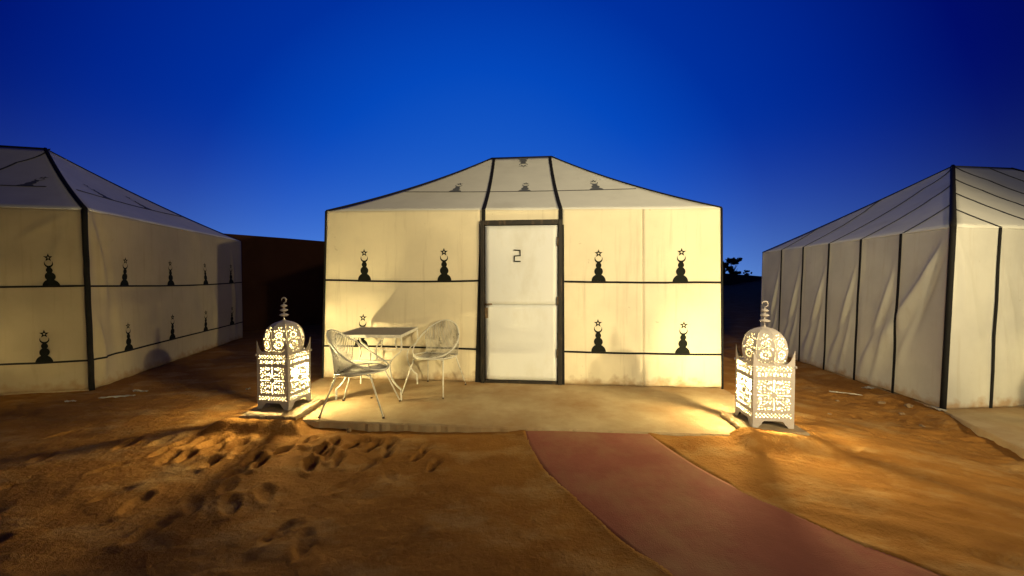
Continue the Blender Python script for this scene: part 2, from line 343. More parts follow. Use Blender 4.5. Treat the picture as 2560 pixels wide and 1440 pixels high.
# concrete platforms
def slab(name, poly, z0, z1, m, chip=.006, kind='structure', seed=1):
    """polygon slab, broken-in edges, faintly uneven top"""
    rr = random.Random(seed); pts = []
    n = len(poly)
    for i in range(n):
        a = Vector(poly[i]); b = Vector(poly[(i + 1) % n]); k = max(2, int((b - a).length / .035)); nn = (b - a).normalized(); nn = Vector((nn.y, -nn.x))
        for j in range(k):
            p = a.lerp(b, j / k) + nn * (rr.uniform(-1, 1) * chip * (1 if j else .3)); pts.append(p)
    m_ = len(pts); c = sum(pts, Vector((0, 0))) / m_
    v = []; ins = [p + (c - p).normalized() * .012 for p in pts]
    for p in pts: v.append((p.x, p.y, z0))
    for p in pts: v.append((p.x, p.y, z1 - .010 - rr.uniform(0, chip)))
    for p in ins: v.append((p.x, p.y, z1))
    f = []
    for L_ in (0, 1):
        for i in range(m_):
            j = (i + 1) % m_; f.append((L_ * m_ + i, L_ * m_ + j, (L_ + 1) * m_ + j, (L_ + 1) * m_ + i))
    f.append(tuple(2 * m_ + i for i in range(m_)))
    o = mesh(name, v, f, m)
    if kind: o['kind'] = kind
    return o
slab('platform', [(-2.62, slab_front(-2.62)), (2.54, slab_front(2.54)), (2.62, 4.9), (3.12, 9.3), (-2.1, 9.9), (-2.62, 5.5)], -.3, .08, M_conc)
slab('platform', [(5.03, 4.62), (4.60, 3.50), (4.25, 2.6), (11, 2.2), (11, 9.5), (5.6, 9.5)], -.4, -.10, M_conc, seed=2)
slab('platform', [(-5.45, 5.12), (-11, 3.85), (-12, 8), (-6.6, 9.6)], -.3, .012, M_conc, seed=3)

# ------------------------------------------------------------------ cloth surfaces
class Surf:
    bays = None
    """bilinear sheet: p(u,v); u along the bottom, v up. disp(s,z) pushes outwards, s,z in metres. k = sag of the slope profile"""
    def __init__(s, a, b, c, d, disp=None, k=0, sag=0):
        s.a, s.b, s.c, s.d = [np.array(p, float) for p in (a, b, c, d)]     # bottom left, bottom right, top right, top left
        s.W = np.linalg.norm(s.b - s.a); s.Wt = np.linalg.norm(s.c - s.d); s.H = np.linalg.norm((s.d + s.c - s.a - s.b) / 2)
        n = np.cross(s.b - s.a, (s.d + s.c) / 2 - s.a); s.n = n / np.linalg.norm(n)
        s.disp = disp; s.k = k; s.sag = sag
    def p(s, u, v, off=0.0):
        lo = s.a + (s.b - s.a) * u; hi = s.d + (s.c - s.d) * u; q = lo + (hi - lo) * v
        if s.k: q = q - np.array((0, 0, 1.)) * (s.k * v * (1 - v) * (hi[2] - lo[2]))
        o = off + s.sag * math.sin(math.pi * min(max(u, 0), 1)) * math.sin(math.pi * min(max(v, 0), 1))
        if s.disp:
            e = min(u, 1 - u) * s.W / .12; e = min(max(e, 0), 1)
            if s.bays:
                q_ = min(abs(u * s.W - b_) for b_ in s.bays) / .10; e *= .25 + .75 * min(q_, 1)
            o += s.disp(u * s.W, v * s.H) * e * e * (3 - 2 * e)
        return q + s.n * o
    def w(s, v): return s.W + (s.Wt - s.W) * v
    def sheet(s, name, m, parent, u0=0, u1=1, v0=0, v1=1, nu=40, nv=30, solid=.012, hem=0):
        P = np.zeros((nv + 1, nu + 1, 3))
        for i in range(nv + 1):
            for j in range(nu + 1):
                P[i, j] = s.p(u0 + (u1 - u0) * j / nu, v0 + (v1 - v0) * i / nv)
                if hem and i == 0: P[i, j, 2] += hem * (.5 + vn1(P[i, j, 0] * 9 + P[i, j, 1] * 5))
        return grid_obj(name, P, m, True, solid, parent)
    def strip(s, name, pts, width, m, parent, off=.004, th=.006, n=24):
        """webbing strip along (u,v) points, width in metres"""
        Q = []
        for i in range(len(pts) - 1):
            for k in range(n):
                t = k / n; Q.append((pts[i][0] * (1 - t) + pts[i + 1][0] * t, pts[i][1] * (1 - t) + pts[i + 1][1] * t))
        Q.append(pts[-1]); v = []; f = []
        W3 = [np.array(s.p(u, v_, off)) for u, v_ in Q]
        for i, p in enumerate(W3):
            t = W3[min(i + 1, len(W3) - 1)] - W3[max(i - 1, 0)]; t = t / (np.linalg.norm(t) + 1e-9); c = np.cross(t, s.n); c /= np.linalg.norm(c)
            wd = width[0] + (width[1] - width[0]) * i / (len(W3) - 1) if isinstance(width, tuple) else width
            c = c * wd / 2
            for q in (p - c, p + c): v += [tuple(q), tuple(q + s.n * th)]
        for i in range(len(W3) - 1):
            k = i * 4; f += [(k + 1, k + 5, k + 7, k + 3), (k, k + 4, k + 5, k + 1), (k + 2, k + 3, k + 7, k + 6), (k, k + 2, k + 6, k + 4)]
        e = len(v) - 4; f += [(0, 1, 3, 2), (e, e + 2, e + 3, e + 1)]
        o = mesh(name, v, f, m, parent)
        bm = bmesh.new(); bm.from_mesh(o.data); bmesh.ops.recalc_face_normals(bm, faces=bm.faces); bm.to_mesh(o.data); bm.free()
        return o
    def emblem(s, u0, v0, m, parent, sc=1.0, flip=1, off=.005, ap=None):
        """printed finial: dome, two balls, crescent and outlined star; u0,v0 = foot centre"""
        W_ = s.w(v0); v = []; f = []; sc *= random.uniform(.96, 1.03); tilt = random.uniform(-.05, .05)
        def P(x, z):
            x += z * tilt; v_ = v0 + flip * z * sc / s.H
            if ap:
                a, b = ap; s0 = u0 * (s.W - v0 * (a + b)) + v0 * a; return tuple(s.p((s0 + x * sc - v_ * a) / (s.W - v_ * (a + b)), v_, off))
            return tuple(s.p(u0 + x * sc / W_, v_, off))
        def hw(z):                     # silhouette half width
            w = .016
            for cz, r in ((0, .092), (.128, .056), (.208, .037), (.236, .024)):
                if abs(z - cz) < r: w = max(w, math.sqrt(r * r - (z - cz) ** 2))
            return w
        n = 44
        for i in range(n + 1):
            z = .252 * i / n; h = hw(z)
            v += [P(-h, z), P(-h * .33, z), P(h * .33, z), P(h, z)]
        for i in range(n):
            for j in range(3): k = i * 4 + j; f.append((k, k + 1, k + 5, k + 4))
        k0 = len(v); cz = .292                                     # crescent, open to the top
        for i in range(17):
            a = R(-215 + 250 * i / 16); v.append(P(.052 * math.cos(a), cz + .052 * math.sin(a)))
            b = R(-215 + 250 * i / 16); th = math.sin(math.pi * i / 16) * .022 + .001
            v.append(P((.052 - th) * math.cos(b), cz + (.052 - th) * math.sin(b)))
        for i in range(16): k = k0 + 2 * i; f.append((k, k + 2, k + 3, k + 1))
        k0 = len(v); cz = .366
        for i in range(10):
            a = R(90 + 36 * i); r = .055 if i % 2 == 0 else .022
            v.append(P(r * math.cos(a), cz + r * math.sin(a))); r2 = .0125
            v.append(P(r2 * math.cos(a), cz + r2 * math.sin(a)))
        for i in range(10): k = k0 + 2 * i; l_ = k0 + 2 * ((i + 1) % 10); f.append((k, l_, l_ + 1, k + 1))
        return mesh('emblem', v, f, m, parent)
_h = [random.random() for _ in range(512)]
def vn1(x):
    i = math.floor(x); t = x - i; t = t * t * (3 - 2 * t); return _h[i % 512] * (1 - t) + _h[(i + 1) % 512] * t - .5
def vn2(x, y):
    j = math.floor(y); t = y - j; t = t * t * (3 - 2 * t); return vn1(x + 37.7 * j) * (1 - t) + vn1(x + 37.7 * (j + 1)) * t

def folds_disp(folds, base_amp=.01, seed=0):
    def d(s, z):
        o = base_amp * (vn2(s * 1.3 + seed, z * 1.1) + .5 * vn2(s * 3.1 + seed, z * 2.3))
        for (s0, z0, s1, z1, a, w) in folds:
            dx, dz = s1 - s0, z1 - z0; L_ = math.hypot(dx, dz); t = ((s - s0) * dx + (z - z0) * dz) / L_ / L_
            if -.15 < t < 1.15:
                q = ((s - s0) * dz - (z - z0) * dx) / L_ + .02 * math.sin(t * 5)
                ww = w * (.45 + .9 * t)
                o += a * math.exp(-(q / ww) ** 2) * math.sin(math.pi * min(max((t + .15) / 1.3, 0), 1))
        return o
    return d

# ---- centre tent -------------------------------------------------
tentC = empty('tent', 'cream canvas tent with the white door numbered 2', 'tent', (0, 0, 0), group='camp tents')
fl, fr = (-2.60, 5.46, .08), (2.60, 4.91, .08); tl, tr = (-2.53, 5.47, 2.36), (2.57, 4.93, 2.31)
bl, br = (-2.10, 9.85, .08), (3.05, 9.30, .08); btl, btr = (-2.07, 9.83, 2.35), (3.02, 9.28, 2.31)
rl, rr_ = (-.365, 7.43, 3.655), (.71, 7.32, 3.655)
front = Surf(fl, fr, tr, tl, disp=folds_disp([(.35, .1, 1.2, 1.4, .006, .12), (3.9, .2, 4.7, 1.0, .008, .10), (4.6, .1, 3.9, .9, -.006, .09), (.2, .1, .6, .6, .008, .05), (3.5, .5, 3.9, .05, .008, .06)], .012, 3))
uD0, uD1 = .414, .622                     # door opening in u
W_ = front.W
front.sheet('wall_panel', M_canvC, tentC, 0, uD0, 0, 1, 60, 60, hem=.012)
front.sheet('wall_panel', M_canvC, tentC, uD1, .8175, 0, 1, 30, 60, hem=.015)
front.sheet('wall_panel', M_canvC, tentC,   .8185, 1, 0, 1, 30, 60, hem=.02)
front.sheet('wall_panel', M_canvC, tentC, uD0, uD1, .912, 1, 16, 6)
front.strip('seam', [(.818, 0), (.8182, .5), (.817, .999)], .006, M_canvC, tentC, .001, .004)
sideL = Surf(bl, fl, tl, btl, disp=folds_disp([], .02, 9)); sideR = Surf(fr, br, btr, tr, disp=folds_disp([], .03, 11)); backC = Surf(br, bl, btl, btr)
for q in (sideL, sideR, backC): q.sheet('wall_panel', M_canvC, tentC, 0, 1, 0, 1, 24, 16)
K = .20
rfC = Surf(tl, tr, rr_, rl, k=K, sag=-.02); rbC = Surf(btr, btl, rl, rr_, k=K, sag=-.02); rlC = Surf(btl, tl, rl, rl, k=K, sag=-.02); rrC = Surf(tr, btr, rr_, rr_, k=K, sag=-.02)
for q in (rfC, rbC, rlC, rrC): q.sheet('roof_panel', M_roof, tentC, 0, 1, 0, 1, 30, 20)
# horizontal bands with a slight sag, printed finials standing on them
def band(S_, v, u0, u1, parent, w=.024, sag=.006, m=None):
    pts = [(u0 + (u1 - u0) * i / 6, v - sag * math.sin(math.pi * i / 6) + .003 * vn1(i * 1.7 + u0 * 9 + v * 5)) for i in range(7)]
    return S_.strip('band', pts, w, m or M_black, parent, n=24)
vU, vLo = .590, .190
band(front, vU, 0.002, uD0 - .001, tentC); band(front, vU + .000, uD1 + .006, .998, tentC, sag=.003)
band(front, vLo + .004, 0.002, uD0 - .006, tentC, sag=-.004); band(front, vLo + .000, uD1 + .006, .998, tentC, sag=.002)
for u_, v_ in ((.1106, vU - .003), (.324, vU - .003), (.105, vLo + .006), (.7116, vU), (.9046, vU - .002), (.7120, vLo), (.909, vLo - .001)):
    front.emblem(u_, v_ + .003, M_print, tentC)
# roof: seam line, faded prints, two long straps
band(rfC, .36, .03, .97, tentC, w=.011, sag=0, m=M_roofline)
for u_ in (.24, .53, .82): rfC.emblem(u_, .365, M_roofprint, tentC, 1.05, ap=(1.95, 2.10))
rfC.emblem(.53, .985, M_roofprint, tentC, 1.0, flip=-1)
uS0, uS1 = .4235, .618
def up_slope(Sf, s_eave, v, apexA, apexB):
    """u on the slope after climbing straight up from eave position s"""
    a = v * apexA; b = v * apexB; return (s_eave - a) / (Sf.W - a - b)
aL = 2.06; aR = 2.06
for u_, w_ in ((uS0, .05), (uS1, .05)):
    front.strip('strap', [(u_, .912), (u_, 1.0)], w_, M_black, tentC)
for s0_, s1_ in ((uS0 * rfC.W, 1.99), (uS1 * rfC.W, 3.00)):
    rfC.strip('strap', [((s0_ + (s1_ - s0_) * v - 1.95 * v) / (rfC.W - 4.05 * v), v) for v in [k * .995 / 16 for k in range(17)]], .05, M_black, tentC, n=2)
# corner and hip piping
def piping(name, pts, r, m, parent):
    b = MB(); b.tube(pts, r, 6); return b.obj(name, m, parent, True)
def hip(Sf, u, parent, r=.014, m=None):
    return piping('piping', [Sf.p(u, v / 12) + np.array((0, 0, .004)) for v in range(13)], r, m or M_black, parent)
for Sf, u in ((rfC, 0), (rfC, 1), (rbC, 0), (rbC, 1)): hip(Sf, u, tentC)
piping('piping', [rl, rr_], .014, M_black, tentC)
piping('piping', [front.p(0, v / 10) for v in range(11)], .016, M_black, tentC)
piping('piping', [front.p(1, v / 10) for v in range(11)], .014, M_black, tentC)
# black canvas strips beside the door, slanting out at the foot
front.strip('strap', [(.4200, .912), (.4145, 0.0)], (.05, .08), M_black, tentC, off=.006)
front.strip('strap', [(.6215, .912), (.6255, 0.0)], (.05, .05), M_black, tentC, off=.006)
# door frame and door
dU = (np.array(front.b) - front.a) / W_; nF = front.n; ang = math.atan2(dU[1], dU[0])
def fp(u, z, off=0): return front.a + dU * (u * W_) + nF * off + np.array((0, 0, z - .0))
zb = .08
def fbox(name, u0, u1, z0, z1, o0, o1, m, parent, bev=.004):
    b = MB(); v = [tuple(fp(u, 0, o) + np.array((0, 0, z))) for z in (z0, z1) for u, o in ((u0, o1), (u1, o1), (u1, o0), (u0, o0))]
    b.add(v, [(3, 2, 1, 0), (4, 5, 6, 7), (0, 1, 5, 4), (1, 2, 6, 5), (2, 3, 7, 6), (3, 0, 4, 7)])
    o = b.obj(name, m, parent)
    if bev: md = o.modifiers.new('bevel', 'BEVEL'); md.width = bev; md.segments = 2
    return o
zt = 2.115
fb0, fb1 = .4215, .6235
df = fbox('door_frame', fb0, fb0 + .0098, 0, zt, -.04, .035, M_frame, tentC)
for a in ((fb1 - .0098, fb1, 0, zt), (fb0 + .0102, fb1 - .0102, zt - .062, zt), (fb0 + .0102, fb1 - .0102, .001, .035)):
    fbox('frame_bar', a[0], a[1], a[2], a[3], -.04, .035 if a[3] > 1 else .02, M_frame, df)
door = fbox('door', fb0 + .0115, fb1 - .0115, .042, zt - .07, -.025, .006, M_door, tentC)
def sheet_metal(z0, z1, seed):
    n, m_ = 16, 18; P = np.zeros((m_ + 1, n + 1, 3)); u0, u1 = fb0 + .0125, fb1 - .0125
    for i in range(m_ + 1):
        for j in range(n + 1):
            a, b = i / m_, j / n; e = min(a, 1 - a, b, 1 - b); o = .0112 + .0013 * min(e * 8, 1) + .006 * vn2(b * 2.5 + seed, a * 3) * min(e * 6, 1)
            P[i, j] = fp(u0 + (u1 - u0) * b, z0 + (z1 - z0) * a, o)
    return grid_obj('door_sheet', P, M_door, True, .004, door)
sheet_metal(.046, 1.0235, 1); sheet_metal(1.0255, zt - .074, 5)
fbox('lock', fb0 + .0105, fb0 + .0185, .845, .985, .008, .024, M_lock, door, .003)
hb = MB(); p0 = fp(fb0 + .013, 1.03, .02); p1 = fp(fb0 + .013, 1.03, .055); p2 = fp(fb0 + .030, 1.032, .058); hb.tube([p0, p1, p2], .011, 8); hb.obj('handle', M_lock, door, True)
for zh in (.35, 1.02, 1.78):
    q_ = MB(); q_.tube([fp(fb1 - .0112, zh, .026), fp(fb1 - .0112, zh + .11, .026)], .010, 8); q_.obj('hinge', M_lock, door, True)
# door number: taped figure
seg = [(-.042, .075), (.034, .070), (.036, .004), (-.040, -.002), (-.040, -.070), (.036, -.072)]
uc = .5137; nb = MB()
for (x0, z0), (x1, z1) in zip(seg[:-1], seg[1:]):
    dx, dz = x1 - x0, z1 - z0; L_ = math.hypot(dx, dz); dx, dz = dx / L_ * .0072, dz / L_ * .0072
    if abs(x1 - x0) > abs(z1 - z0): e0, e1 = 1, 1
    else: e0, e1 = -1.1, -1.1
    q = [(x0 - dx * e0 - dz, z0 - dz * e0 + dx), (x0 - dx * e0 + dz, z0 - dz * e0 - dx), (x1 + dx * e1 + dz, z1 + dz * e1 - dx), (x1 + dx * e1 - dz, z1 + dz * e1 + dx)]
    v = [tuple(fp(uc + x / W_, 1.655 + z, o)) for o in (.0165, .0185) for x, z in q]
    nb.add(v, [(0, 1, 2, 3), (7, 6, 5, 4), (0, 4, 5, 1), (1, 5, 6, 2), (2, 6, 7, 3), (3, 7, 4, 0)])
nb.obj('door_number', M_print, door)

# ---- left tent ---------------------------------------------------
tentL = empty('tent', 'cream tent at the left edge, its side wall printed with two rows of star finials', 'tent', (0, 0, 0), group='camp tents')
A = np.array((-5.43, 5.15, 0)); B = np.array((-6.51, 9.64, 0)); w = np.array((-.972, -.234, 0)); C_ = A + 5.2 * w; D_ = B + 5.2 * w
At = np.array((-5.49, 5.17, 2.335)); Bt = np.array((-6.50, 9.62, 2.33)); Ct = C_ + (0, 0, 2.33); Dt = D_ + (0, 0, 2.33)
mid = (At + Bt) / 2; r1 = mid + 2.06 * w; r1[2] = 3.66; r2 = r1 + 1.08 * w; r2[2] = 3.66
fL = Surf(C_, A, At, Ct, disp=folds_disp([(4.5, 1.9, 4.95, 2.25, .02, .05), (4.2, .1, 4.9, .5, .02, .08), (4.6, .05, 5.1, .35, -.02, .06), (3.3, .2, 3.7, 1.2, .015, .1), (4.95, 2.2, 4.75, 1.2, .012, .05)], .03, 21))
sL = Surf(A, B, Bt, At, disp=folds_disp([(.05, 2.3, .35, 1.1, .05, .06), (.2, 2.2, .5, .2, -.03, .08), (.1, .9, .2, .0, .05, .07), (4.1, 2.0, 4.2, .1, .04, .08), (3.2, 1.2, 3.4, .1, .02, .09)], .035, 31))
bL = Surf(B, D_, Dt, Bt); oL = Surf(D_, C_, Ct, Dt)
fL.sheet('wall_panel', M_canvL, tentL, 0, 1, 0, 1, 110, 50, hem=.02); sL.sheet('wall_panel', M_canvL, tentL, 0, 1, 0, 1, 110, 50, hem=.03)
bL.sheet('wall_panel', M_canvL, tentL, nu=8, nv=4); oL.sheet('wall_panel', M_canvL, tentL, nu=8, nv=4)
qF = Surf(Ct, At, r1, r2, k=.2, sag=-.02); qS = Surf(At, Bt, r1, r1, k=.2, sag=-.03); qB = Surf(Bt, Dt, r2, r1, k=.2); qO = Surf(Dt, Ct, r2, r2, k=.2)
for q in (qF, qS, qB, qO): q.sheet('roof_panel', M_roof, tentL, 0, 1, 0, 1, 26, 18)
vu2, vl2 = .577, .168
band(fL, vu2, .0, .997, tentL); band(fL, vl2 - .002, .0, .997, tentL); band(sL, vu2, .003, .998, tentL, sag=.012); band(sL, vl2, .003, .998, tentL, sag=-.002)
for u_ in (.33, .56, .926): fL.emblem(u_, vu2 - .002, M_print, tentL)
for u_ in (.32, .55, .909): fL.emblem(u_, vl2 - .002, M_print, tentL)
for u_ in (.143, .38, .625, .870):
    sL.emblem(u_, vu2 - .012 * math.sin(math.pi * u_) + .002, M_print, tentL); sL.emblem(u_ + (.005 if u_ < .3 else 0), vl2 + .003, M_print, tentL)
band(qF, .36, .08, .93, tentL, w=.02, sag=0, m=M_roofline); band(qS, .36, .05, .95, tentL, w=.02, sag=0, m=M_roofline)
for u_ in (.86, .60): qF.emblem(u_, .362, M_roofprint, tentL, 1.1, ap=(2.06, 2.06))
for u_ in (.28, .62): qS.emblem(u_, .362, M_roofprint, tentL, 1.1, ap=(qS.W / 2, qS.W / 2))
qF.strip('strap', [(up_slope(qF, 3.14, v, 2.06, 2.06), v) for v in (0, .25, .5, .75, 1)], .03, M_roofline, tentL, n=6)
hip(qF, 1, tentL, .026); hip(qF, 0, tentL, .02); hip(qS, 1, tentL, .012); hip(qB, 1, tentL, .012)
piping('piping', [r1, r2], .02, M_black, tentL)
cp = [fL.p(1, v / 14) + np.array((.012 * vn1(v * .9) , -.012, 0)) for v in range(15)]
piping('piping', cp, .030, M_black, tentL)

# ---- right tent --------------------------------------------------
tentR = empty('tent', 'off-white striped tent at the right edge, walls divided by vertical black seams', 'tent', (0, 0, 0), group='camp tents')
A = np.array((5.06, 4.66, -.1)); B = np.array((5.50, 8.85, -.1)); wd = np.array((.99, .12, 0)); C_ = A + 5.2 * wd; D_ = B + 5.2 * wd
At = np.array((5.155, 4.69, 2.05)); Bt = np.array((5.53, 8.85, 2.01)); Ct = C_ + (0, 0, 2.13); Dt = D_ + (0, 0, 2.13)
r1 = np.array((7.66, 7.0, 3.39)); r2 = r1 + 1.2 * wd
rw = random.Random(5); fo = []
fo += [(4.15, 2.05, 3.35, .55, .045, .075), (4.15, 2.1, 3.72, .7, -.03, .06), (4.15, 1.95, 3.0, .2, .03, .10), (3.95, 1.6, 3.5, .2, .02, .05)]
for b_ in range(5):
    s0 = 3.46 - .69 * b_
    fo += [(s0 - .08, 1.35 + rw.uniform(-.2, .3), s0 - .50, .05, .028, .06), (s0 - .07, .95, s0 - .30, .0, .022, .045), (s0 - .1, 1.1, s0 - .62, .25, -.02, .06), (s0 - .04, 1.75, s0 - .25, .8, .012, .05)]
sR = Surf(B, A, At, Bt, disp=folds_disp(fo, .03, 51))
fR = Surf(A, C_, Ct, At, disp=folds_disp([(.02, 2.1, .30, .9, .03, .05), (.05, 2.1, .52, .6, .03, .07), (.02, 1.9, .12, .6, -.02, .05), (.75, 1.7, 1.1, .1, .03, .06), (.7, 1.3, .95, .0, .025, .05), (1.0, 1.6, 1.3, .3, .03, .07)], .035, 61))
bR = Surf(D_, B, Bt, Dt); oR = Surf(C_, D_, Dt, Ct)
sR.bays = [sR.W - .693 * i for i in range(1, 6)]; fR.bays = [.66 + .70 * i for i in range(6)]
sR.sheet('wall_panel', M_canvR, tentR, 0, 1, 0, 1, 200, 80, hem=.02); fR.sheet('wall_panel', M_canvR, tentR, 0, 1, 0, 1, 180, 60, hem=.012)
bR.sheet('wall_panel', M_canvR, tentR, nu=8, nv=4); oR.sheet('wall_panel', M_canvR, tentR, nu=8, nv=4)
tS = Surf(Bt, At, r1, r1, k=.06, sag=-.05); tF = Surf(At, Ct, r2, r1, k=.06, sag=-.03); tB = Surf(Dt, Bt, r1, r2, k=.06); tO = Surf(Ct, Dt, r2, r2, k=.06)
for q in (tS, tF, tB, tO): q.sheet('roof_panel', M_roof, tentR, 0, 1, 0, 1, 30, 20)
Ls = sR.W; bay = .693
for i in range(1, 6):
    s0 = Ls - bay * i
    sR.strip('seam', [(s0 / Ls + .003 * vn1(i * 3 + j) * (1 if j else .3), 1 - j / 5) for j in range(6)], .036, M_black, tentR, n=8)
    # seam climbs straight up the hip end until it meets the hip
    half = tS.W / 2; dd = min(s0, tS.W - s0); vend = min(dd / half, .999)
    tS.strip('seam', [(up_slope(tS, s0, vend * t, half, half) if vend * t < .999 else .5, vend * t) for t in (0, .25, .5, .75, .995)], .020, M_roofline, tentR, n=5)
for i in range(1, 7):
    s0 = .66 + .70 * (i - 1)
    fR.strip('seam', [(s0 / fR.W + .004 * vn1(i * 5 + j), 1 - j / 5) for j in range(6)], .038, M_black, tentR, n=8)
    aA = np.dot(r1 - At, wd); aB = tF.W - np.dot(r2 - At, wd)
    vend = min(s0 / aA, (tF.W - s0) / aB, .999)
    tF.strip('seam', [(up_slope(tF, s0, vend * t, aA, aB), vend * t) for t in (0, .25, .5, .75, .995)], .024, M_roofline, tentR, n=5)
hip(tF, 0, tentR, .03); hip(tF, 1, tentR, .02); hip(tS, 0, tentR, .012); piping('piping', [r1, r2], .015, M_roofline, tentR)
piping('piping', [fR.p(0, v / 12) + np.array((-.01, -.01, 0)) for v in range(13)], .030, M_black, tentR)

# ------------------------------------------------------------------ perimeter wall
a0 = np.array((-9.0, 8.3)); dr = np.array((1.56, 2.3)) / math.hypot(1.56, 2.3)
n_ = 120; th = .22; nr = np.array((dr[1], -dr[0])); v = []; f = []
for i in range(n_ + 1):
    p = a0 + dr * (i * .6 + .017 * i * i); z = 2.62 + .02 * vn1(i * .7) + .0 * i
    for q, zz in ((p, -.5), (p, z), (p - nr * th, z), (p - nr * th, -.5)): v.append((q[0], q[1], zz))
for i in range(n_):
    for j in range(3): k = i * 4 + j; f.append((k, k + 1, k + 5, k + 4))
f += [(0, 3, 2, 1), (n_ * 4, n_ * 4 + 1, n_ * 4 + 2, n_ * 4 + 3)]
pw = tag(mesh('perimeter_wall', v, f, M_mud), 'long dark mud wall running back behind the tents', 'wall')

# ------------------------------------------------------------------ trees beyond the wall
def tree(name, label, cat, loc, h, rad, seed, leaves=900, trunk=True):
    rr = random.Random(seed); root = empty(name, label, cat, loc)
    b = MB(); tips = []
    b.tube([(0, 0, -.3), (rr.uniform(-.1, .1), 0, h * .25), (rr.uniform(-.2, .2), .1, h * .5)], [.05 * h, .04 * h, .025 * h], 7)
    for k in range(7):
        a = k * .9 + rr.random(); e = (math.cos(a) * rad * .7, math.sin(a) * rad * .7, h * rr.uniform(.5, .9))
        b.tube([(0, 0, h * rr.uniform(.15, .45)), (e[0] * .5, e[1] * .5, e[2] * .75), e], [.018 * h, .012 * h, .004 * h], 5); tips.append(e)
    b.obj('trunk', M_bark, root)
    c = MB(); cl = [(rr.gauss(0, .45) * rad, rr.gauss(0, .45) * rad, h * rr.uniform(.3, .88), rad * rr.uniform(.22, .42)) for _ in range(16)]
    for i in range(leaves):
        x, y, z, r_ = rr.choice(cl); d = Vector((rr.gauss(0, 1), rr.gauss(0, 1), rr.gauss(0, 1))).normalized() * r_ * rr.random() ** .4
        p = Vector((x, y, z)) + d; s_ = h * rr.uniform(.03, .065); u_ = Vector((rr.gauss(0, 1), rr.gauss(0, 1), rr.gauss(0, 1))).normalized(); q = u_.orthogonal().normalized()
        c.add([p - u_ * s_, p + q * s_ * .6, p + u_ * s_, p - q * s_ * .6], [(0, 1, 2, 3)])
    c.obj('crown', M_leaf, root)
    return root
tree('tree', 'dark round-crowned tree beyond the wall, the larger of two beside the centre tent', 'tree', (94.0, 170, 0), 10.6, 2.5, 3, 1500)
tree('tree', 'dark tree partly hidden behind the right corner of the centre tent', 'tree', (90.5, 171, 0), 10.0, 1.9, 8, 1000)
tree('bush', 'small dark bush standing above the wall line near the right tent', 'bush', (99.6, 170, 0), 5.2, 1.5, 12, 700)

# ------------------------------------------------------------------ lanterns
LW, LH = .345, .565
def ell(cx, cz, a, b, rot=0, n=9):
    c, s = math.cos(rot), math.sin(rot)
    return [(cx + a * math.cos(t) * c - b * math.sin(t) * s, cz + a * math.cos(t) * s + b * math.sin(t) * c) for t in [2 * math.pi * i / n for i in range(n)]]
def arc(cx, cz, r, w, a0, a1, n=7):
    o = []
    for i in range(n + 1): a = R(a0 + (a1 - a0) * i / n); o.append((cx + (r + w) * math.cos(a), cz + (r + w) * math.sin(a)))
    for i in range(n + 1): a = R(a1 + (a0 - a1) * i / n); o.append((cx + (r - w) * math.cos(a), cz + (r - w) * math.sin(a)))
    return o
def rect(x0, z0, x1, z1): return [(x0, z0), (x1, z0), (x1, z1), (x0, z1)]
def cut_sheet(outline, holes, th, name):
    cu = bpy.data.curves.new(name, 'CURVE'); cu.dimensions = '2D'; cu.fill_mode = 'BOTH'; cu.extrude = th
    for P_ in [outline] + holes:
        s = cu.splines.new('POLY'); s.points.add(len(P_) - 1); s.use_cyclic_u = True
        for i, (x, y) in enumerate(P_): s.points[i].co = (x, y, 0, 1)
    o = bpy.data.objects.new(name, cu); col.objects.link(o)
    dg = bpy.context.evaluated_depsgraph_get(); me = bpy.data.meshes.new_from_object(o.evaluated_get(dg)); me.name = name
    bpy.data.objects.remove(o); bpy.data.curves.remove(cu)
    return me
